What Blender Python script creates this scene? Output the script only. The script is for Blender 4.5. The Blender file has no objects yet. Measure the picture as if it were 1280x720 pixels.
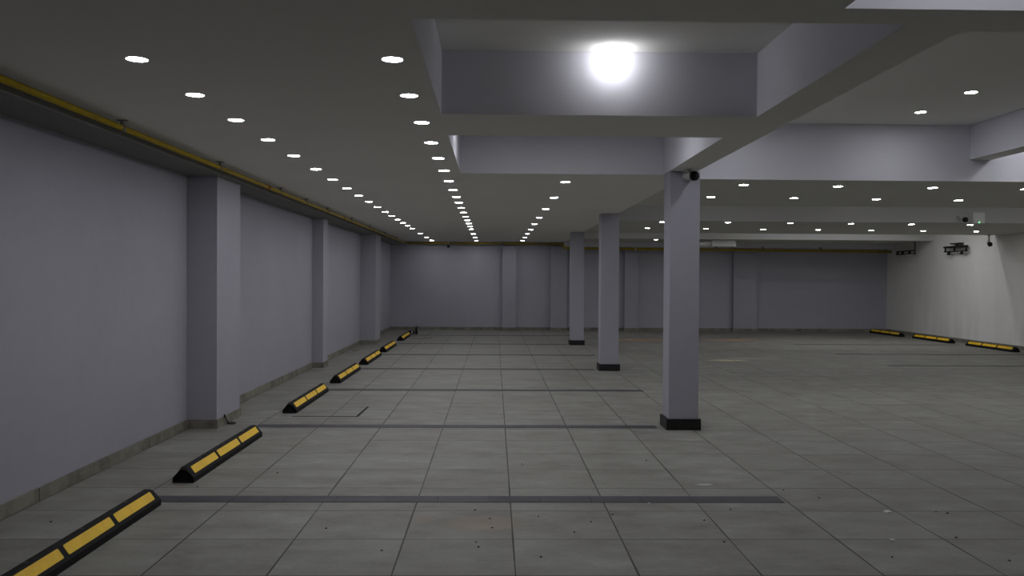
import bpy, bmesh, math, random
from mathutils import Vector, Matrix
random.seed(7)
S = bpy.context.scene
C = S.collection
PI = math.pi
# ------------------------------------------------------------------ dimensions (metres)
EYE = 1.43
F = 1110.0
ZC = 2.47        # soffit level
ZT = 3.05        # recess ceiling
ZM = 2.87        # recess ceiling over the left bay
YB = 24.9        # back wall
XL = -2.9        # left wall
XR = 11.1        # right wall
YF = -2.5        # wall behind the camera

# ------------------------------------------------------------------ materials
def mat(name, col, rough=0.6, metal=0.0, spec=0.3, emit=None, strength=0.0):
    m = bpy.data.materials.new(name); m.use_nodes = True
    b = m.node_tree.nodes['Principled BSDF']
    b.inputs['Base Color'].default_value = (*col, 1)
    b.inputs['Roughness'].default_value = rough
    b.inputs['Metallic'].default_value = metal
    b.inputs['Specular IOR Level'].default_value = spec
    if emit:
        b.inputs['Emission Color'].default_value = (*emit, 1)
        b.inputs['Emission Strength'].default_value = strength
    return m

class NT:
    def __init__(s, m): s.t = m.node_tree; s.b = s.t.nodes['Principled BSDF']
    def n(s, typ, **kw):
        x = s.t.nodes.new(typ)
        for k, v in kw.items(): setattr(x, k, v)
        return x
    def l(s, a, b): s.t.links.new(a, b)
    def math(s, op, a, b=None, c=None):
        x = s.n('ShaderNodeMath', operation=op)
        for i, v in enumerate((a, b, c)):
            if v is None: continue
            if isinstance(v, (int, float)): x.inputs[i].default_value = v
            else: s.l(v, x.inputs[i])
        return x.outputs[0]
    def pos(s): return s.n('ShaderNodeNewGeometry').outputs['Position']
    def noise(s, vec, scale, detail=3, rough=0.55, sc=(1, 1, 1)):
        mp = s.n('ShaderNodeMapping'); mp.inputs['Scale'].default_value = sc
        s.l(vec, mp.inputs['Vector'])
        x = s.n('ShaderNodeTexNoise'); x.inputs['Scale'].default_value = scale
        x.inputs['Detail'].default_value = detail; x.inputs['Roughness'].default_value = rough
        s.l(mp.outputs[0], x.inputs['Vector']); return x.outputs['Fac']
    def ramp(s, f, stops):
        r = s.n('ShaderNodeValToRGB'); e = r.color_ramp.elements
        while len(e) < len(stops): e.new(0.5)
        for q, (p, c) in zip(e, stops): q.position = p; q.color = (*c, 1)
        s.l(f, r.inputs[0]); return r.outputs[0]
    def mix(s, f, a, b, mode='MIX'):
        x = s.n('ShaderNodeMix', data_type='RGBA', blend_type=mode)
        for i, v in ((0, f), (6, a), (7, b)):
            if isinstance(v, (int, float)): x.inputs[i].default_value = v
            elif isinstance(v, tuple): x.inputs[i].default_value = (*v, 1)
            else: s.l(v, x.inputs[i])
        return x.outputs[2]
    def bump(s, h, strength, dist=0.01):
        x = s.n('ShaderNodeBump'); x.inputs['Strength'].default_value = strength
        x.inputs['Distance'].default_value = dist
        s.l(h, x.inputs['Height']); s.l(x.outputs[0], s.b.inputs['Normal'])

def plaster(name, c, var=0.06, rough=0.75, bump=0.15, streak=False, side=None):
    m = mat(name, c, rough, spec=0.04); q = NT(m); p = q.pos()
    n1 = q.noise(p, 0.7, 4)
    n2 = q.noise(p, 9, 5, 0.7)
    f = q.math('ADD', q.math('MULTIPLY', n1, 0.7), q.math('MULTIPLY', n2, 0.3))
    lo = tuple(v * (1 - var) for v in c); hi = tuple(v * (1 + var) for v in c)
    col = q.ramp(f, [(0.3, lo), (0.7, hi)])
    if streak:
        s_ = q.noise(p, 2.2, 4, 0.6, (1, 1, 0.12))
        sep = q.n('ShaderNodeSeparateXYZ'); q.l(p, sep.inputs[0])
        low = q.math('SUBTRACT', 1.0, q.math('MULTIPLY', sep.outputs[2], 0.55)); 
        lowc = q.math('MAXIMUM', low, 0.0)
        s2 = q.math('MULTIPLY', q.math('GREATER_THAN', s_, 0.56), lowc)
        col = q.mix(q.math('MULTIPLY', s2, 0.35), col, tuple(min(1, v * 1.35) for v in c))
        s3 = q.noise(p, 1.1, 3, 0.5, (1, 1, 0.3))
        col = q.mix(q.math('MULTIPLY', s3, 0.35), col, tuple(v * 0.72 for v in c))
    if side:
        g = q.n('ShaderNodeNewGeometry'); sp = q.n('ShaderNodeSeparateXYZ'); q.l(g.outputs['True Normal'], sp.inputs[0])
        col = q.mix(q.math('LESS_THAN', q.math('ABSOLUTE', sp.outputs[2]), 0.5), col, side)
    q.l(col, q.b.inputs['Base Color'])
    q.bump(q.noise(p, 60, 3, 0.6), bump, 0.004)
    return m

M = {}
M['wall'] = plaster('lavender_grey_wall_paint', (0.375, 0.372, 0.418))
M['wall_back'] = plaster('back_wall_paint', (0.40, 0.397, 0.445))
M['column'] = plaster('column_paint', (0.40, 0.397, 0.452), 0.04)
M['concrete'] = plaster('warm_grey_render', (0.80, 0.79, 0.755), 0.08, 0.85, 0.3, streak=True)
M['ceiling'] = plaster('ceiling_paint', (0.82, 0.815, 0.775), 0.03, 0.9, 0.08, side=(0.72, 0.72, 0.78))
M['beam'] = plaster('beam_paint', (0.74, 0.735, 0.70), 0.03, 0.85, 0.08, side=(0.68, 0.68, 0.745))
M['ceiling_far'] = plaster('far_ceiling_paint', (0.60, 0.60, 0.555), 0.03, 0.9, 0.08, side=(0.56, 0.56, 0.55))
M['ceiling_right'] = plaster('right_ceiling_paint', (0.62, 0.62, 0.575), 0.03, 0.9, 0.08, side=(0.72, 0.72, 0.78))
M['edge'] = plaster('painted_gap_shade', (0.24, 0.24, 0.23), 0.05, 0.9, 0.1)  # dark colour stands in for shade in the gap beside the ceiling
M['ring'] = mat('white_ring', (0.75, 0.75, 0.75), 0.4)
M['lamp'] = mat('lit_diffuser', (0.9, 0.9, 0.95), 0.5, emit=(0.965, 0.96, 1.0), strength=118)
M['bulb'] = mat('lit_glass_globe', (0.9, 0.9, 0.95), 0.5, emit=(0.96, 0.96, 1.0), strength=42)
M['glow_base'] = mat('lamp_base_added_glow', (0.9, 0.9, 0.95), 0.5, emit=(0.96, 0.96, 1.0), strength=8)  # base glows by itself to cover a dark mark beside the bulb
M['rubber'] = mat('black_rubber', (0.0085, 0.0085, 0.009), 0.75, spec=0.2)
M['black'] = mat('black_plastic', (0.008, 0.008, 0.008), 0.4)
M['darkmetal'] = mat('dark_metal', (0.03, 0.03, 0.03), 0.5, 0.4)
M['white'] = mat('white_plastic', (0.6, 0.6, 0.58), 0.5)
M['greybox'] = mat('pale_grey_plastic', (0.8, 0.82, 0.78), 0.5)
M['green'] = mat('green_led', (0.1, 0.6, 0.2), 0.5, emit=(0.2, 1, 0.4), strength=2.5)
M['steel'] = mat('galvanised_steel', (0.85, 0.85, 0.83), 0.35, 0.45)
M['clamp'] = mat('clamp_metal', (0.25, 0.25, 0.25), 0.5, 0.5)
M['chip'] = mat('pale_chip', (0.62, 0.62, 0.62), 0.7)
M['pebble'] = mat('dark_grit', (0.035, 0.03, 0.028), 0.9)
M['gap'] = mat('dark_joint', (0.015, 0.014, 0.012), 0.95)

def grimy(name, c, c2, scale, rough):
    m = mat(name, c, rough); q = NT(m); p = q.pos()
    q.l(q.ramp(q.noise(p, scale, 4, 0.65), [(0.35, c2), (0.65, c)]), q.b.inputs['Base Color'])
    return m
M['yellow'] = grimy('yellow_reflective_film', (0.95, 0.62, 0.03), (0.86, 0.53, 0.02), 14, 0.45)
M['pipe'] = grimy('yellow_pipe_paint', (0.50, 0.36, 0.008), (0.42, 0.29, 0.008), 6, 0.45)
M['pipe_old'] = grimy('dull_yellow_pipe_paint', (0.40, 0.30, 0.01), (0.27, 0.2, 0.005), 6, 0.55)
M['orange'] = mat('rusty_coupling', (0.35, 0.14, 0.02), 0.6)
M['skirt_black'] = grimy('black_skirting_tile', (0.022, 0.022, 0.022), (0.012, 0.012, 0.011), 12, 0.5)

def skirting():
    m = mat('stone_skirting', (0.26, 0.25, 0.2), 0.7); q = NT(m); p = q.pos()
    q.l(q.ramp(q.noise(p, 5, 5, 0.65), [(0.3, (0.13, 0.125, 0.10)), (0.55, (0.23, 0.22, 0.18)), (0.75, (0.3, 0.285, 0.235))]), q.b.inputs['Base Color'])
    return m
M['skirt'] = skirting()

# floor tiles: 0.598 m grid, hazy streaked stone, thin grout lines
TX0, TY0, TW = 0.11, 4.868, 0.598
def floor_mat():
    m = mat('streaked_stone_floor_tile', (0.3, 0.3, 0.27), 0.62, spec=0.3); q = NT(m); p = q.pos()
    sep = q.n('ShaderNodeSeparateXYZ'); q.l(p, sep.inputs[0])
    u = q.math('DIVIDE', q.math('SUBTRACT', sep.outputs[0], TX0 - 60 * TW), TW)
    v = q.math('DIVIDE', q.math('SUBTRACT', sep.outputs[1], TY0 - 60 * TW), TW)
    fu = q.math('FRACT', u); fv = q.math('FRACT', v)
    du = q.math('MINIMUM', fu, q.math('SUBTRACT', 1.0, fu))
    dv = q.math('MINIMUM', fv, q.math('SUBTRACT', 1.0, fv))
    # per-tile random
    cb = q.n('ShaderNodeCombineXYZ'); q.l(q.math('FLOOR', u), cb.inputs[0]); q.l(q.math('FLOOR', v), cb.inputs[1])
    wn = q.n('ShaderNodeTexWhiteNoise', noise_dimensions='3D'); q.l(cb.outputs[0], wn.inputs['Vector'])
    # shift texture per tile
    sc = q.n('ShaderNodeVectorMath', operation='SCALE'); q.l(wn.outputs['Color'], sc.inputs[0]); sc.inputs['Scale'].default_value = 7
    ad = q.n('ShaderNodeVectorMath', operation='ADD'); q.l(p, ad.inputs[0]); q.l(sc.outputs[0], ad.inputs[1])
    st = q.noise(ad.outputs[0], 2.6, 6, 0.6, (1, 1.7, 1))
    fine = q.noise(p, 24, 5, 0.7, (1, 1.2, 1))
    f = q.math('ADD', q.math('MULTIPLY', st, 0.75), q.math('MULTIPLY', fine, 0.25))
    col = q.ramp(f, [(0.33, (0.135, 0.124, 0.108)), (0.46, (0.200, 0.197, 0.176)), (0.57, (0.250, 0.252, 0.228)), (0.70, (0.345, 0.342, 0.315))])
    col = q.mix(0.22, col, q.ramp(wn.outputs['Value'], [(0, (0.175, 0.168, 0.155)), (1, (0.26, 0.268, 0.248))]))
    # broad dirt
    big = q.noise(p, 0.45, 4, 0.6)
    col = q.mix(q.math('MULTIPLY', q.math('SUBTRACT', big, 0.35), 0.55), col, (0.17, 0.155, 0.135))
    # stains: (x, y, rx, ry, colour, strength)
    for (x, y, rx, ry, c, s) in [(-0.05, 5.18, 0.28, 0.2, (0.3, 0.2, 0.1), 0.45), (-0.42, 5.28, 0.08, 0.1, (0.28, 0.17, 0.09), 0.4),
                                 (3.5, 21.2, 0.9, 0.5, (0.5, 0.24, 0.10), 0.7), (5.7, 21.2, 0.9, 0.5, (0.5, 0.26, 0.10), 0.6),
                                 (4.2, 15.8, 0.42, 0.18, (0.66, 0.6, 0.32), 0.75), (1.48, 6.18, 0.07, 0.03, (0.6, 0.6, 0.6), 0.8),
                                 (4.7, 16.2, 0.8, 0.15, (0.45, 0.43, 0.38), 0.4), (-0.6, 7.6, 0.3, 0.2, (0.12, 0.11, 0.1), 0.2)]:
        a = q.math('DIVIDE', q.math('SUBTRACT', sep.outputs[0], x), rx)
        b = q.math('DIVIDE', q.math('SUBTRACT', sep.outputs[1], y), ry)
        r2 = q.math('ADD', q.math('MULTIPLY', a, a), q.math('MULTIPLY', b, b))
        g = q.math('MAXIMUM', q.math('SUBTRACT', 1.0, r2), 0.0)
        g = q.math('MULTIPLY', q.math('MULTIPLY', g, s), q.math('MULTIPLY', fine, 1.7))
        col = q.mix(g, col, c)
    # grout: column joints dark and open, row joints fainter and broken
    wob = q.noise(p, 1.3, 3, 0.6)
    wu = q.math('MULTIPLY', q.math('ADD', q.math('MULTIPLY', wob, 0.012), 0.0012), 1.0)
    gu = q.math('LESS_THAN', du, q.math('MULTIPLY', wob, 0.0145))
    gv = q.math('LESS_THAN', dv, q.math('MULTIPLY', q.noise(p, 0.9, 3, 0.6), 0.017))
    su = q.math('MULTIPLY', gu, q.math('ADD', 0.55, q.math('MULTIPLY', q.noise(p, 0.8, 2), 0.9)))
    sv = q.math('MULTIPLY', gv, q.math('ADD', 0.25, q.math('MULTIPLY', q.noise(p, 1.1, 2), 1.0)))
    gg = q.math('MINIMUM', q.math('MAXIMUM', su, sv), 1.0)
    col = q.mix(gg, col, (0.028, 0.026, 0.022))
    q.l(col, q.b.inputs['Base Color'])
    r = q.math('ADD', 0.5, q.math('MULTIPLY', st, 0.25)); q.l(r, q.b.inputs['Roughness'])
    h = q.math('SUBTRACT', q.math('MULTIPLY', fine, 0.12), q.math('MULTIPLY', gg, 0.6))
    q.bump(h, 0.25, 0.004)
    return m
M['floor'] = floor_mat()

def strip_mat():
    m = mat('dark_slate_strip_tile', (0.07, 0.07, 0.085), 0.6); q = NT(m); p = q.pos()
    sep = q.n('ShaderNodeSeparateXYZ'); q.l(p, sep.inputs[0])
    u = q.math('DIVIDE', q.math('ADD', sep.outputs[0], 30.06), 0.33)
    fu = q.math('FRACT', u)
    n = q.noise(p, 3.0, 5, 0.65, (1, 3, 1))
    col = q.ramp(n, [(0.3, (0.028, 0.027, 0.031)), (0.55, (0.052, 0.052, 0.061)), (0.78, (0.09, 0.09, 0.10))])
    wn = q.n('ShaderNodeTexWhiteNoise', noise_dimensions='1D'); q.l(q.math('FLOOR', u), wn.inputs['W'])
    col = q.mix(0.35, col, q.ramp(wn.outputs['Value'], [(0, (0.025, 0.025, 0.03)), (1, (0.09, 0.09, 0.108))]))
    g = q.math('LESS_THAN', fu, 0.022)
    g = q.math('MULTIPLY', g, q.math('ADD', 0.2, wn.outputs['Value']))
    col = q.mix(g, col, (0.012, 0.012, 0.012))
    q.l(col, q.b.inputs['Base Color']); return m
M['strip'] = strip_mat()

# ------------------------------------------------------------------ object helpers
def link(name, bm, m, parent=None, smooth=False, loc=None):
    me = bpy.data.meshes.new(name); bm.normal_update(); bm.to_mesh(me); bm.free()
    o = bpy.data.objects.new(name, me); C.objects.link(o)
    me.materials.append(m)
    if smooth:
        for p in me.polygons: p.use_smooth = True
    if parent: o.parent = parent
    if loc: o.location = loc
    return o
def tag(o, label, cat, group=None, kind=None):
    if label: o['label'] = label
    if cat: o['category'] = cat
    if group: o['group'] = group
    if kind: o['kind'] = kind
    return o
def empty(name, loc, rz=0.0):
    o = bpy.data.objects.new(name, None); C.objects.link(o)
    o.location = loc; o.rotation_euler = (0, 0, rz); o.empty_display_size = 0.1
    return o
def box(bm, x0, x1, y0, y1, z0, z1, bev=0.0):
    r = bmesh.ops.create_cube(bm, size=1.0)
    for v in r['verts']:
        v.co = Vector(((x0 + x1) / 2 + v.co.x * (x1 - x0), (y0 + y1) / 2 + v.co.y * (y1 - y0), (z0 + z1) / 2 + v.co.z * (z1 - z0)))
    if bev:
        es = list({e for v in r['verts'] for e in v.link_edges})
        bmesh.ops.bevel(bm, geom=es, offset=bev, segments=2, affect='EDGES', profile=0.6)
    return bm
def bx(*a, **k): return box(bmesh.new(), *a, **k)
def cyl(bm, p0, p1, r0, r1=None, seg=20, caps=True):
    p0 = Vector(p0); p1 = Vector(p1); d = p1 - p0
    r1 = r0 if r1 is None else r1
    q = d.to_track_quat('Z', 'Y').to_matrix().to_4x4()
    mt = Matrix.Translation((p0 + p1) / 2) @ q
    bmesh.ops.create_cone(bm, cap_ends=caps, segments=seg, radius1=r0, radius2=r1, depth=d.length, matrix=mt)
    return bm
def tube(bm, pts, r, seg=12):
    pts = [Vector(p) for p in pts]; rings = []
    for i, p in enumerate(pts):
        a = pts[max(0, i - 1)]; b = pts[min(len(pts) - 1, i + 1)]
        t = (b - a).normalized()
        up = Vector((0, 0, 1)) if abs(t.z) < 0.9 else Vector((1, 0, 0))
        s = t.cross(up).normalized(); w = s.cross(t)
        rr = r[i] if isinstance(r, (list, tuple)) else r
        rings.append([bm.verts.new(p + s * math.cos(2 * PI * k / seg) * rr + w * math.sin(2 * PI * k / seg) * rr) for k in range(seg)])
    for i in range(len(rings) - 1):
        for k in range(seg):
            bm.faces.new((rings[i][k], rings[i][(k + 1) % seg], rings[i + 1][(k + 1) % seg], rings[i + 1][k]))
    bm.faces.new(rings[0][::-1]); bm.faces.new(rings[-1])
    bmesh.ops.recalc_face_normals(bm, faces=bm.faces)
    return bm
def copy_tree(o, parent=None):
    c = o.copy(); C.objects.link(c)
    if parent: c.parent = parent
    for ch in [x for x in S.objects if x.parent == o]: copy_tree(ch, c)
    return c
def structure(name, bm, m, parent=None, label=None):
    o = link(name, bm, m, parent)
    if parent is None: o['kind'] = 'structure'
    if label: o['label'] = label
    return o

# ------------------------------------------------------------------ the room
structure('floor', bx(XL - .2, XR + .2, YF - .2, YB + .2, -0.2, 0), M['floor'], label='grey stone tiled garage floor with dark joints')
wl = structure('wall_left', bx(XL - .2, XL, YF, YB, 0, ZT), M['wall'], label='lavender grey painted wall on the left with shallow pilasters')
for (x, y0, y1) in ((-2.62, 8.44, 9.2), (-2.727, 14.2, 14.6), (-2.573, 19.3, 20.1), (-2.62, 3.0, 3.6)):
    if y0 > 3.2: link('pilaster', bx(XL, x, y0, y1, 0, 2.385), M['wall'], wl)
wb = structure('wall_back', bx(XL - .2, XR + .2, YB, YB + .2, 0, ZT), M['wall_back'], label='dark lavender grey back wall with flat pilasters')
BP = [(0.225, 0.60), (1.57, 2.02), (3.64, 4.02), (6.70, 7.36)]
for (a, b) in BP: link('pilaster', bx(a, b, YB - 0.16, YB, 0, 2.345), M['wall'], wb)
structure('wall_right', bx(XR, XR + .2, YF, YB, 0, ZT), M['concrete'], label='rough warm grey rendered wall on the right')
structure('wall_front', bx(XL - .2, XR + .2, YF - .2, YF, 0, ZT), M['wall'], label='painted wall behind the camera')

# ceiling: slab at recess height; dropped soffits and beams hang from it
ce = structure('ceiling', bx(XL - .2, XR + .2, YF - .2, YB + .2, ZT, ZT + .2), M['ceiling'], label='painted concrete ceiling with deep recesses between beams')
def soffit(name, x0, x1, y0, y1, z=ZC, m='ceiling'):
    return link(name, bx(x0, x1, y0, y1, z, ZT), M[m], ce)
soffit('edge_beam', XL, -2.55, YF, YB, 2.385, 'edge')                     # band above the pilasters, gap shade painted in as dark colour
soffit('dropped_ceiling', -2.55, -0.34, YF, YB)
soffit('dropped_ceiling', -0.34, 1.33, YF, 3.37)
soffit('cross_beam', -0.34, 1.93, 3.37, 3.57); soffit('cross_beam', 1.93, XR, 3.37, 3.66)
soffit('recess_panel', -0.34, 1.66, 3.57, 5.62, ZM)
soffit('cross_beam', -0.34, 1.66, 5.62, 6.45)
soffit('recess_panel', -0.34, 1.66, 6.45, 8.75, ZM)
soffit('dropped_ceiling', -0.34, 1.66, 8.75, YB)
soffit('long_beam', 1.66, 1.93, 3.57, YB)
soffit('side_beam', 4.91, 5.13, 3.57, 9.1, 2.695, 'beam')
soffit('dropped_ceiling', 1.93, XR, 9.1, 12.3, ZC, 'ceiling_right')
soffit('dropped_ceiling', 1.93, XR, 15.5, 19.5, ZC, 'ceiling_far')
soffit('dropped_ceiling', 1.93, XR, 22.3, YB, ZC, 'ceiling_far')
b_ = link('back_beam', bx(1.93, XR, 24.42, YB, 2.345, ZC), M['ceiling'], ce)

# skirting
SH = 0.085; ST = 0.014
def skirt_run(segs, name, m='skirt', label=None):
    bm = bmesh.new()
    for (x0, x1, y0, y1) in segs: box(bm, x0, x1, y0, y1, 0, SH)
    o = structure(name, bm, M[m], label=label); return o
pl = [(-2.62, 8.44, 9.2), (-2.727, 14.2, 14.6), (-2.573, 19.3, 20.1)]
segs = [(XL, XL + ST, YF, YF + .385)]; prev = YF + .39
for (x, y0, y1) in pl:
    yy = prev
    while yy < y0 - 1e-6:                        # skirting tiles 0.6 long, laid slightly uneven
        e = min(yy + 0.6, y0); segs.append((XL, XL + ST + random.uniform(-.003, .005), yy + .002, e - .002)); yy = e
    segs.append((XL, x + ST, y0 - ST, y0)); segs.append((x, x + ST, y0, y1)); segs.append((XL, x + ST, y1, y1 + ST)); prev = y1
segs.append((XL, XL + ST, prev, YB))
skirt_run(segs, 'baseboard_left', label='grey stone skirting along the left wall and its pilasters')
segs = []; prev = XL
for (a, b) in BP:
    segs += [(prev, a - ST, YB - ST, YB), (a - ST, a, YB - .16 - ST, YB), (a, b, YB - .16 - ST, YB - .16), (b, b + ST, YB - .16 - ST, YB)]; prev = b + ST
segs.append((prev, XR, YB - ST, YB))
skirt_run(segs, 'baseboard_back', label='grey stone skirting along the back wall')
skirt_run([(XR - ST, XR, YF, YB)], 'baseboard_right', label='dark skirting along the right rendered wall')

# ------------------------------------------------------------------ freestanding columns
col_lab = ['nearest square lavender column with black skirting and bullet camera near its top',
           'middle square grey column standing behind the nearest column',
           'farthest and smallest square grey column with black skirting']
for i, y in enumerate((8.44, 13.9, 19.35)):
    e = empty('concrete_column', (1.81, y + .15, 0)); tag(e, col_lab[i], 'column', 'square columns along the parking bays')
    link('shaft', bx(-.14, .145, -.15, .15, 0, ZC, bev=.004), M['column'], e)
    bm = bmesh.new(); t = .022
    for a in ((-.14 - t, .145 + t, -.15 - t, -.15), (-.14 - t, .145 + t, .15, .15 + t), (-.14 - t, -.14, -.15, .15), (.145, .145 + t, -.15, .15)):
        box(bm, *a, 0, .105)
    link('skirting', bm, M['skirt_black'], e)['label'] = 'black tile skirting'

# ------------------------------------------------------------------ parking divider strips inlaid in the floor
ORD = ['first', 'second', 'third', 'fourth', 'fifth', 'sixth', 'seventh', 'eighth', 'ninth', 'tenth', 'eleventh', 'twelfth', 'thirteenth',
       'fourteenth', 'fifteenth', 'sixteenth', 'seventeenth', 'eighteenth', 'nineteenth', 'twentieth', 'twenty-first']
def strip(x0, x1, y, lab, grp):
    o = link('divider_strip', bx(x0, x1, y - (.08 if x0 < 0 else .05), y + (.08 if x0 < 0 else .05), 0, .003), M['strip'])
    tag(o, lab, 'floor marking', grp)
for i, (x0, x1, y) in enumerate([(-2.2, 1.88, 5.75), (-2.28, 1.58, 8.6), (-2.12, 1.92, 11.42), (-2.1, 1.6, 14.1), (-2.1, 1.9, 16.75), (-2.1, 1.6, 19.55), (-2.1, 1.9, 22.5)]):
    strip(x0, x1, y, 'dark slate bay divider strip in left bay floor, %s one from the camera' % ORD[i], 'dark divider strips across the left parking bays')
for i, (x0, x1, y) in enumerate([(6.71, 10.75, 14.95), (6.71, 10.5, 17.25), (6.74, 10.5, 19.85)]):
    strip(x0, x1, y, 'dark bay divider strip near the right wall, %s one from the camera' % ORD[i], 'dark divider strips across the right parking bays')

# ------------------------------------------------------------------ wheel stops
def wheel_stop():
    L = 1.83; e = empty('wheel_stop', (0, 0, 0))
    W, H, T, V = 0.0725, 0.108, 0.02, 0.036        # half width, height, half top, vertical lip
    prof = [(-W, 0), (W, 0), (W, V), (T + .004, H - .004), (T - .004, H), (-T + .004, H), (-T - .004, H - .004), (-W, V)]
    bm = bmesh.new(); rings = []
    for (y, k) in ((0, 0), (0.0, 1), (.035, 2), (L - .035, 2), (L, 1)):
        if k == 0: continue
        # ends: lip full height at the very end, the crest starts slightly further in
        rings.append([bm.verts.new((x, y, (z if (k == 2 or z <= V) else V + (z - V) * .80))) for x, z in prof])
    n = len(prof)
    for a, b in zip(rings, rings[1:]):
        for k in range(n): bm.faces.new((a[k], a[(k + 1) % n], b[(k + 1) % n], b[k]))
    f0 = bm.faces.new(rings[0]); f1 = bm.faces.new(rings[-1][::-1])
    bmesh.ops.recalc_face_normals(bm, faces=bm.faces)
    r = bmesh.ops.inset_individual(bm, faces=[f0, f1], thickness=.016, depth=-.02)   # hollow triangular end
    body = link('body', bm, M['rubber'], e)
    sl = Vector((T + .004 - W, 0, H - .004 - V)); ln = sl.length; sl.normalize()
    nrm = Vector((-sl.z, 0, sl.x)); nrm = Vector((sl.z, 0, -sl.x))
    for k in range(3):
        y0 = .07 + k * .58; bm = bmesh.new()
        a = Vector((W, 0, V)) + sl * .022; b = Vector((W, 0, V)) + sl * (ln - .005)
        vs = []
        for off in (0.0002, .002):
            rr = .006; pts = []
            cs = [(a, y0), (a, y0 + .53), (b, y0 + .53), (b, y0)]
            for (p, yy) in cs: pts.append(bm.verts.new(p + nrm * off + Vector((0, yy, 0))))
            vs.append(pts)
        bm.faces.new(vs[1]); bm.faces.new(vs[0][::-1])
        for q in range(4): bm.faces.new((vs[0][q], vs[0][(q + 1) % 4], vs[1][(q + 1) % 4], vs[1][q]))
        bmesh.ops.recalc_face_normals(bm, faces=bm.faces)
        es = [ed for ed in bm.edges if abs((ed.verts[0].co - ed.verts[1].co).length - .0018) < 3e-4]
        bmesh.ops.bevel(bm, geom=es, offset=.0045, segments=3, affect='EDGES')
        link('reflective_strip', bm, M['yellow'], e)['label'] = 'yellow reflective strip'
    for y in (.36, .915, 1.47):
        bm = bmesh.new(); cyl(bm, (0, y, H - .001), (0, y, H + .0015), .013, seg=14)
        link('bolt_cap', bm, M['black'], e)
    return e
ws = wheel_stop()
left_stops = [3.77, 6.2, 9.4, 12.1, 14.68, 17.2, 20.4]
lab = ['nearest wheel stop, black with yellow strips, running out of the bottom left corner',
       'black and yellow wheel stop below the nearest left pilaster, between the two nearest divider strips',
       'black and yellow wheel stop beside the thin L-shaped dark line on the floor',
       'fourth black and yellow wheel stop from the camera along the left wall',
       'fifth black and yellow wheel stop from the camera along the left wall',
       'sixth black and yellow wheel stop from the camera along the left wall',
       'farthest black and yellow wheel stop on the left, before the small black items']
for i, y in enumerate(left_stops):
    o = ws if i == 0 else copy_tree(ws)
    o.location = (-2.155, y, 0); o.rotation_euler.z = 0
    tag(o, lab[i], 'wheel stop', 'wheel stops along the left wall')
rl = ['nearest wheel stop by the right wall, black with yellow strips, at the picture edge',
      'middle of the three black and yellow wheel stops by the right wall',
      'farthest wheel stop by the right wall, in the back corner']
for i, (y, x) in enumerate(((19.7, 10.64), (22.2, 10.62), (24.52, 10.52))):
    o = copy_tree(ws); o.location = (x, y, 0); o.rotation_euler.z = PI
    tag(o, rl[i], 'wheel stop', 'wheel stops along the right wall')

# ------------------------------------------------------------------ downlights
def downlight():
    e = empty('downlight', (0, 0, 0))
    bm = bmesh.new(); seg = 28; R = [(.0485, -.001), (.0485, -.003), (.0505, -.0035), (.053, 0.0), (.0485, 0.0)]
    rings = [[bm.verts.new((r * math.cos(2 * PI * k / seg), r * math.sin(2 * PI * k / seg), z)) for k in range(seg)] for r, z in R]
    for i in range(len(R)):
        a = rings[i]; b = rings[(i + 1) % len(R)]
        for k in range(seg): bm.faces.new((a[k], a[(k + 1) % seg], b[(k + 1) % seg], b[k]))
    bmesh.ops.recalc_face_normals(bm, faces=bm.faces)
    link('trim_ring', bm, M['ring'], e, True)
    bm = bmesh.new(); seg = 24
    R = [(.0482, -.001), (.0482, -.0028), (.046, -.0036), (.025, -.0038)]
    rings = [[bm.verts.new((r * math.cos(2 * PI * k / seg), r * math.sin(2 * PI * k / seg), z)) for k in range(seg)] for r, z in R]
    for a, b in zip(rings, rings[1:]):
        for k in range(seg): bm.faces.new((a[k], b[k], b[(k + 1) % seg], a[(k + 1) % seg]))
    bm.faces.new(rings[-1][::-1]); bm.faces.new(rings[0])
    bmesh.ops.recalc_face_normals(bm, faces=bm.faces)
    link('diffuser', bm, M['lamp'], e, True)['label'] = 'glowing white diffuser'
    return e
dl = downlight(); first = [True]
def light(x, y, z, label, group):
    if first[0]: o = dl; first[0] = False
    else: o = copy_tree(dl)
    o.location = (x, y, z); tag(o, label, 'ceiling light', group)
rows = [(-1.71, [4.28, 5.10, 5.90, 6.73, 7.59, 8.52, 9.40, 10.30, 11.2, 12.08, 12.97, 13.9, 14.8, 15.7, 16.6, 17.5, 18.46, 20.5, 22.3, 24.1],
         'in the row nearest the left wall', 'downlight row nearest the left wall'),
        (-0.49, [4.23, 5.06, 5.93, 6.80, 7.67, 8.55, 9.45, 10.40, 11.27, 12.1, 13.0, 13.9, 14.85, 15.75, 16.65, 17.6, 18.55, 20.5, 22.2, 24.1],
         'in the middle row of the left bay ceiling', 'middle downlight row of the left bay'),
        (0.75, [9.46, 11.27, 13.1, 14.95, 16.7, 18.5, 20.3, 22.1, 23.9], 'in the right-hand short row of the left bay', 'short downlight row left of the columns')]
for x, ys, ph, g in rows:
    for i, y in enumerate(ys): light(x, y, ZC, 'round downlight %s, %s from the camera' % (ph, ORD[i]), g)
for i, (x, y) in enumerate(((4.06, 8.42), (4.06, 7.52))):
    light(x, y, ZT, 'round downlight in the high right recess, %s' % ('farther of the pair' if i == 0 else 'nearer of the pair'), 'downlights in the high right recess')
for (x, y) in ((2.36, 8.3), (2.36, 7.5), (2.36, 6.6), (2.36, 5.6), (5.75, 8.2), (5.5, 8.6)):
    light(x, y, ZT, 'unseen round downlight up in the right recess beside a beam', 'hidden downlights in the right recess')  # beam-side positions inferred from shadow edges; extras added to brighten the recess
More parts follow.
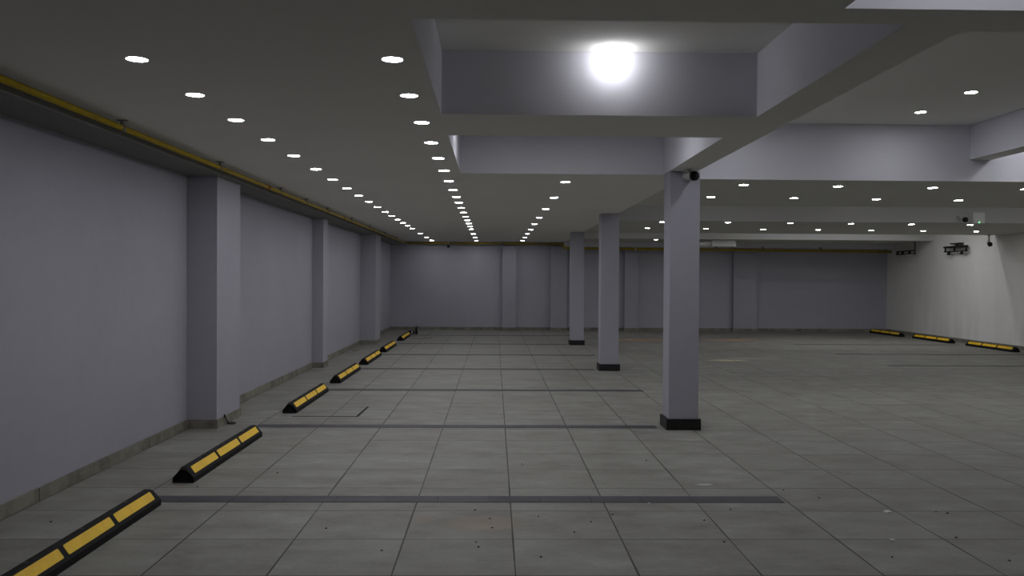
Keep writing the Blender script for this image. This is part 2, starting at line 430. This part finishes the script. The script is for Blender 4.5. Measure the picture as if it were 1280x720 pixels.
def grid(y, xs, dy, ph, z=ZC):
    for i, x in enumerate(xs):
        light(x, y + dy * i, z, 'small downlight in the right ceiling, %s, %s from the left' % (ph, ORD[i]), 'downlights of the right ceiling, ' + ph)
grid(9.60, [2.70, 3.76, 4.84, 5.92], 0.07, 'nearest row')
grid(11.02, [2.69, 3.75, 4.82, 5.90, 6.95], 0.06, 'second row from the camera')
grid(15.82, [3.0, 4.18, 5.32, 6.44, 7.56, 8.66], 0.04, 'third row from the camera')
grid(17.72, [3.05, 4.24, 5.42, 6.56, 7.67, 8.77, 9.9], 0.06, 'fourth row from the camera')
grid(22.8, [2.98, 4.15, 5.32], 0.0, 'farthest row')
for x in (0.05, 0.6, 1.08): light(x, 7.45, ZM, 'unseen downlight added to brighten the second recess of the left bay', 'unseen added downlights in second left recess')  # added out of sight to brighten the recess face
for y in (12.9, 14.1, 19.75, 20.25, 20.9):
    for x in ((2.9, 5.4, 7.8, 10.0) if y < 13 else (3.8, 6.4, 8.2, 9.9) if y < 18 else (3.4, 5.4, 6.3, 7.1, 7.9, 8.6, 9.3, 9.9) if y < 20 else (7.0, 8.0, 8.9, 9.8)):
        light(x, y, ZT, 'unseen added downlight up inside the deep ceiling recess between the wide beams', 'unseen added downlights inside the right ceiling recesses')  # added to brighten far floor and walls; one row inferred from a shadow edge
for (x, y, z) in ((7.02, 9.9, ZC), (8.1, 9.9, ZC), (9.2, 9.9, ZC), (10.2, 9.9, ZC), (8.0, 11.25, ZC), (9.05, 11.25, ZC), (10.1, 11.25, ZC), (9.75, 16.0, ZC),
                  (7.2, 7.6, ZT), (8.8, 7.6, ZT), (10.2, 7.6, ZT), (7.2, 5.6, ZT), (8.8, 5.6, ZT), (10.2, 5.6, ZT)):
    light(x, y, z, 'unseen downlight added beyond the right ceiling rows toward the right wall', 'unseen added downlights of the outer right ceiling')  # added outside the frame to brighten the right side
for (x, y) in ((1.75, 2.92), (2.6, 2.92), (3.5, 2.92), (4.4, 2.92)):
    light(x, y, ZT, 'unseen downlight added in the recess above the camera', 'unseen added downlights above the camera')  # added out of view to brighten the near face of the cross beam

# globe lamp in the recess on the left
e = empty('globe_lamp', (0.735, 5.62, 2.80)); tag(e, 'very bright glowing lamp mounted high on the recess wall', 'lamp')
bm = bmesh.new(); cyl(bm, (0, 0, 0), (0, -.05, 0), .024, .02, 24); cyl(bm, (0, -.05, 0), (0, -.08, 0), .012, .012, 16); link('lamp_base', bm, M['glow_base'], e)
bm = bmesh.new(); bmesh.ops.create_uvsphere(bm, u_segments=24, v_segments=14, radius=.034, matrix=Matrix.Translation((0, -.108, 0)))
link('bulb', bm, M['bulb'], e, True)['label'] = 'glowing bulb'

# ------------------------------------------------------------------ yellow gas pipe with clamps and couplings
gp = empty('gas_pipe', (-2.475, 0, 2.42)); tag(gp, 'long yellow pipe running under the ceiling along the left wall', 'pipe')
off = Vector((2.475, 0, -2.42))
def P(pts): return [Vector(p) + off for p in pts]
PX, PZ = -2.475, 2.418
bm = bmesh.new(); tube(bm, P([(PX, YF + .01, PZ), (PX, 24.55, PZ)]), .019); link('pipe_run', bm, M['pipe'], gp, True)
yb = 24.62
bm = bmesh.new(); tube(bm, P([(PX, 24.55, PZ), (PX + .02, 24.60, PZ), (PX + .07, yb, PZ)]), .022); link('elbow', bm, M['pipe_old'], gp, True)
gq = empty('gas_pipe', (0, 24.5, 2.35)); tag(gq, 'dull yellow pipe along the top of the back wall, stepping down behind the columns', 'pipe')
off = Vector((0, -24.5, -2.35)); off_l = Vector((2.475, 0, -2.42))
bm = bmesh.new(); tube(bm, P([(PX + .078, yb, PZ), (1.83, yb, PZ)]), .025); link('pipe_run', bm, M['pipe_old'], gq, True)
bm = bmesh.new(); tube(bm, P([(1.83, yb, PZ), (1.88, yb, PZ - .02), (1.90, 24.5, 2.33), (1.92, 24.33, 2.30), (1.99, 24.3, 2.29)]), .027); link('elbow', bm, M['pipe'], gq, True)
bm = bmesh.new(); tube(bm, P([(1.99, 24.3, 2.29), (XR - .15, 24.3, 2.25)]), .033); link('pipe_run', bm, M['pipe_old'], gq, True)
def clampY(y, z=PZ, x=PX, big=False):
    bm = bmesh.new()
    cyl(bm, (x, y - .012, z), (x, y + .012, z), .025, seg=16)
    box(bm, x - .008, x + .008, y - .01, y + .01, z + .02, ZC)
    box(bm, x - .035, x + .035, y - .018, y + .018, ZC - .005, ZC)
    for v in bm.verts: v.co += off_l
    link('pipe_clamp', bm, M['clamp'], gp)['label'] = 'grey metal pipe clamp'
for y in (2.2, 5.95, 8.05, 10.3, 11.7, 13.2, 15.4, 17.6, 20.0, 22.4): clampY(y)
for y in (9.75, 14.6):
    bm = bmesh.new(); cyl(bm, (0, y - .035, 0), (0, y + .035, 0), .026, seg=16)
    for v in bm.verts: v.co += Vector((0, 0, -.002))
    link('coupling', bm, M['orange'], gp, True)['label'] = 'rusty orange coupling'
def clampX(x, z, y, m='clamp'):
    bm = bmesh.new(); cyl(bm, (x - .02, y, z), (x + .02, y, z), .036, seg=14)
    if x < 1.9: box(bm, x - .012, x + .012, y - .008, y + .008, z + .02, ZC)
    else: box(bm, x - .012, x + .012, y, y + .13, z + .02, 2.36)
    for v in bm.verts: v.co += off
    link('pipe_clamp', bm, M[m], gq)
for x in (-1.1, .2, 1.25): clampX(x, PZ, yb)
for x in (3.86, 6.1, 7.4, 9.0): clampX(x, 2.28, 24.3, 'white' if x < 4 else 'clamp')

# ------------------------------------------------------------------ security cameras
def bullet_camera(loc, rz, tilt, label, s=1.0, drop=0.0, wall=0.0):
    e = empty('security_camera', loc, rz); e.scale = (s, s, s); tag(e, label, 'security camera', 'black-faced security cameras')
    bm = bmesh.new()
    if wall:
        cyl(bm, (0, wall, -.02), (0, wall - .02, -.02), .04, seg=20); link('mounting_base', bm, M['white'], e, True)
        bm = bmesh.new(); tube(bm, [(0, wall - .015, -.02), (0, .06, -.03), (0, .03, -.06)], .014); link('bracket', bm, M['white'], e, True)
    else:
        cyl(bm, (0, 0, 0), (0, 0, -.02), .04, seg=20); link('mounting_base', bm, M['white'], e, True)
        bm = bmesh.new(); tube(bm, [(0, 0, -.015), (0, -.005, -.04 - drop), (0, -.01, -.06 - drop)], .014); link('bracket', bm, M['white'], e, True)
    ct, st = math.cos(tilt), math.sin(tilt)
    a = Vector((0, .035, -.075 - drop)); d = Vector((0, -ct, -st))
    bm = bmesh.new(); cyl(bm, a, a + d * .12, .036, .042, 24); link('housing', bm, M['white'], e, True)
    bm = bmesh.new(); cyl(bm, a + d * .12, a + d * .15, .046, .044, 24); f = link('front_ring', bm, M['black'], e, True)
    bm = bmesh.new(); cyl(bm, a + d * .15, a + d * .156, .018, .012, 18); link('lens', bm, M['darkmetal'], f, True)
    return e
bullet_camera((1.815, 8.33, ZC), 0.42, 0.10, 'white bullet security camera with black face beside the top of the nearest column', 1.0, -.02)
bullet_camera((8.17, 15.38, 2.60), 0.05, 0.1, 'black security camera left of the white box on the ceiling step', 1.0, 0, .12)
bullet_camera((10.85, 19.3, ZC), -0.3, 0.3, 'small black security camera in the ceiling corner of the right wall', 1.1, .08)
bullet_camera((-1.26, 24.3, ZC), 0.0, 0.2, 'tiny black security camera above the back wall on the left', 1.0, .05)
# the camera on the ceiling step hangs from a small plate
# ------------------------------------------------------------------ white box with green light
e = empty('junction_box', (8.5, 15.5, 2.56)); tag(e, 'white square box with a small green light on the ceiling step', 'electrical box')
link('housing', bx(-.105, .105, -.07, 0, -.10, .09, bev=.012), M['greybox'], e)
bm = bmesh.new(); cyl(bm, (.0, -.07, -.085), (.0, -.078, -.085), .008, seg=12); link('indicator_light', bm, M['green'], e)['label'] = 'green indicator light'

# ------------------------------------------------------------------ hanging fixtures near the right wall
e = empty('emergency_light_bar', (XR, 21.0, 2.36), -PI / 2); tag(e, 'black twin-head light bar fixed high on the right wall', 'light fixture')
w = .5
for x in (-.3, .3): link('wall_bracket', bx(x - .02, x + .02, -.09, 0, -.09, -.065), M['darkmetal'], e)
link('top_plate', bx(-.22, .2, -.12, -.01, -.03, .0), M['darkmetal'], e)
link('post', bx(-.02, .02, -.08, -.05, -.07, -.02), M['darkmetal'], e)
link('bar', bx(-w, w, -.14, -.06, -.115, -.07, bev=.006), M['black'], e)
link('bar', bx(-w, w, -.13, -.07, -.215, -.185, bev=.006), M['black'], e)
for x in (-w + .02, -.05, w - .02): link('post', bx(x - .015, x + .015, -.11, -.08, -.19, -.11), M['darkmetal'], e)
for x in (-.3, .3):
    bm = bmesh.new(); cyl(bm, (x, -.1, -.21), (x, -.11, -.28), .03, .045, 16); sh = link('spot_head', bm, M['black'], e, True)
    if x > 0:
        bm = bmesh.new(); bmesh.ops.create_uvsphere(bm, u_segments=12, v_segments=8, radius=.022, matrix=Matrix.Translation((x - .02, -.15, -.235)))
        link('lens', bm, M['white'], sh, True)
e = empty('pipe_bracket', (10.98, 23.0, ZC), -PI / 2); tag(e, 'dark pipe bracket hanging on a rod near the back right corner', 'bracket')
link('ceiling_plate', bx(-.05, .05, -.03, .03, -.01, 0), M['darkmetal'], e)
bm = bmesh.new(); tube(bm, [(.0, 0, -.005), (0, 0, -.33)], .014); link('drop_rod', bm, M['darkmetal'], e)
link('rail', bx(-1.02, .0, -.03, .03, -.24, -.215), M['darkmetal'], e)
link('rail', bx(-1.02, .0, -.03, .03, -.32, -.295), M['darkmetal'], e)
for x in (-1.0, -.7, -.3): link('post', bx(x - .03, x + .03, -.02, .02, -.30, -.235), M['black'], e)
link('end_clip', bx(-.45, -.04, -.045, -.03, -.35, -.32), M['steel'], e)

# ------------------------------------------------------------------ jet fan / duct far away
e = empty('ventilation_duct', (5.66, 22.75, ZC)); tag(e, 'shiny metal ventilation duct with round fan end under the far ceiling', 'duct')
bm = bmesh.new(); cyl(bm, (-.62, -.0, -.1), (-.15, 0, -.085), .085, .095, 28); link('fan_housing', bm, M['steel'], e, True)
bm = bmesh.new(); cyl(bm, (-.16, 0, -.085), (-.10, 0, -.085), .10, .085, 28); link('collar', bm, M['steel'], e, True)
link('duct_box', bx(-.10, .52, -.12, .12, -.165, -.01, bev=.004), M['greybox'], e)
for x in (-.5, -.02, .42):
    link('hanger', bx(x - .012, x + .012, -.012, .012, -.03, 0), M['clamp'], e)
# sprinkler heads
def sprinkler(loc, label):
    e = empty('sprinkler_head', loc); tag(e, label, 'sprinkler', 'sprinkler heads near the back wall')
    bm = bmesh.new(); cyl(bm, (0, 0, 0), (0, 0, -.05), .02, .014, 14); link('stem', bm, M['white'], e)
    bm = bmesh.new(); cyl(bm, (0, 0, -.05), (0, 0, -.07), .012, .036, 16); link('deflector', bm, M['white'], e)
sprinkler((6.82, 24.05, ZC), 'tiny white sprinkler head right of the metal duct')
sprinkler((10.25, 24.05, ZC), 'tiny white sprinkler head near the back right corner')

# ------------------------------------------------------------------ small things on the floor
bm = bmesh.new(); yy = 1587 / 172.5
y1 = 9.20; y2 = 9.90
box(bm, -2.08, -1.40, y1 - .012, y1 + .012, 0, .002)
v = [bm.verts.new(p) for p in ((-1.425, y1, .0022), (-1.395, y1, .0022), (-1.385, y2, .0022), (-1.41, y2, .0022))]
bm.faces.new(v)
tag(link('floor_line', bm, M['gap']), 'thin dark L-shaped line in front of the third wheel stop', 'floor marking')
bm = bmesh.new(); y1 = 21.2
box(bm, -2.0, -1.56, y1 - .02, y1 + .02, 0, .002); v = [bm.verts.new(p) for p in ((-1.58, y1, .0022), (-1.55, y1, .0022), (-1.5, y1 + .7, .0022), (-1.53, y1 + .7, .0022))]; bm.faces.new(v)
tag(link('floor_line', bm, M['gap']), 'faint L-shaped line beside the farthest left wheel stop', 'floor marking')

def lump(name, x, y, rx, ry, h, m, label, cat, group=None, seed=0):
    rnd = random.Random(seed); bm = bmesh.new()
    bmesh.ops.create_icosphere(bm, subdivisions=2, radius=1.0)
    for v in bm.verts:
        k = 1 + rnd.uniform(-.22, .22)
        v.co = Vector((v.co.x * rx * k, v.co.y * ry * k, max(0, (v.co.z + .55) * h * .65 * k)))
    o = link(name, bm, m, loc=(x, y, 0)); tag(o, label, cat, group); return o
def flr(px, py): d = py - 349 - (px - 618) * .004; return ((px - 618) * EYE / d, F * EYE / d)
# chips of plaster
x, y = flr(1116, 642.5); lump('plaster_chip', x, y, .022, .028, .008, M['chip'], 'larger pale chip lying on the floor at lower right', 'debris', seed=1)
x, y = flr(1123, 678); lump('plaster_chip', x, y, .014, .014, .005, M['chip'], 'smaller pale chip nearest the camera at lower right', 'debris', seed=2)
x, y = flr(814, 630.5); lump('plaster_chip', x, y, .007, .009, .004, M['chip'], 'tiny pale chip just below the nearest divider strip', 'debris', seed=3)
x, y = flr(630, 622.5 - 4); 
pebs = [(479, 689), (617, 661), (614, 649.5), (597, 679), (600, 685), (654, 581), (741, 654), (909, 680), (1029, 624.5), (1178, 642.5), (1193, 644.5), (1123, 700),
        (1204.5, 675.5), (349, 591), (250, 608.5), (69.5, 651.5), (720, 667), (768, 645), (810, 576.5), (675, 647), (884, 652.5), (976, 553), (984, 614.5), (1273, 705),
        (409.5, 661), (595.5, 638.5), (917, 639), (678.5, 698)]
for i, (px, py) in enumerate(pebs):
    x, y = flr(px, py); r = random.uniform(.004, .0075)
    lump('grit_crumb', x, y, r * (1.5 if i in (0, 10) else 1), r, .006, M['pebble'],
         'small dark crumb of dirt lying on the floor tiles', 'debris', 'dark crumbs scattered on the floor', seed=i + 10)
# dark debris and cable end at the nearest left pilaster
e = empty('cable_stub', (-2.585, 8.72, 0)); e.scale = (.8, .8, .72); tag(e, 'bent dark cable end with debris at foot of the nearest left pilaster', 'cable')
bm = bmesh.new(); tube(bm, [(.0, .0, .01), (-.012, -.05, .05), (-.015, -.09, .10), (-.015, -.12, .125)], .007, 8); link('cable', bm, M['black'], e, True)
bm = bmesh.new(); cyl(bm, (-.016, -.11, .11), (-.016, -.135, .145), .012, .010, 10); link('plug', bm, M['black'], e)
bm = bmesh.new(); bmesh.ops.create_icosphere(bm, subdivisions=2, radius=1)
for v in bm.verts:
    k = 1 + random.uniform(-.2, .2); v.co = Vector((.03 + v.co.x * .055 * k, v.co.y * .05 * k, max(0, (v.co.z + .4) * .02 * k)))
link('debris_heap', bm, M['pebble'], e)
lump('debris_heap', -2.74, 17.6, .06, .2, .025, M['skirt'], 'small brown heap of debris against the skirting between far left pilasters', 'debris', seed=55)
# black items beside the farthest wheel stop
e = empty('black_canister', (-2.0, 22.85, 0)); tag(e, 'small upright black canister at the far left, beyond last wheel stop', 'canister')
bm = bmesh.new(); cyl(bm, (0, 0, 0), (0, 0, .15), .035, .033, 20); link('canister_body', bm, M['black'], e, True)
bm = bmesh.new(); cyl(bm, (0, 0, .15), (0, 0, .18), .033, .014, 20); cyl(bm, (0, 0, .18), (0, 0, .205), .016, .016, 14); link('cap', bm, M['darkmetal'], e, True)
bm = bmesh.new(); tube(bm, [(.012, 0, .19), (.05, 0, .185), (.085, 0, .15), (.09, 0, .13)], .01, 8); link('nozzle', bm, M['darkmetal'], e, True)
e = empty('black_case', (-2.13, 22.95, 0)); tag(e, 'low black case with a white spot beside the black canister', 'case')
link('case_body', bx(-.08, .07, -.09, .12, 0, .085, bev=.01), M['rubber'], e)
link('white_label', bx(.0, .04, -.093, -.09, .03, .075), M['white'], e)['label'] = 'small white label'

# ------------------------------------------------------------------ world, camera, colour
w = bpy.data.worlds.new('World'); S.world = w; w.use_nodes = True
w.node_tree.nodes['Background'].inputs[0].default_value = (0.5, 0.5, 0.52, 1)
w.node_tree.nodes['Background'].inputs[1].default_value = 0.02

cam = bpy.data.cameras.new('camera'); co = bpy.data.objects.new('camera', cam); C.objects.link(co); S.camera = co
cam.sensor_width = 36; cam.lens = F / 1280 * 36; cam.clip_start = .05; cam.clip_end = 100
yaw = math.atan(22 / F); pitch = math.atan(11 / F); roll = 0.006
co.matrix_world = (Matrix.Translation((0, 0, EYE)) @ Matrix.Rotation(-yaw, 4, 'Z') @ Matrix.Rotation(PI / 2 - pitch, 4, 'X') @ Matrix.Rotation(roll, 4, 'Z'))
S.view_settings.view_transform = 'Standard'; S.view_settings.look = 'None'
S.view_settings.exposure = 0; S.view_settings.gamma = 1
S.cycles.max_bounces = 8; S.cycles.diffuse_bounces = 5
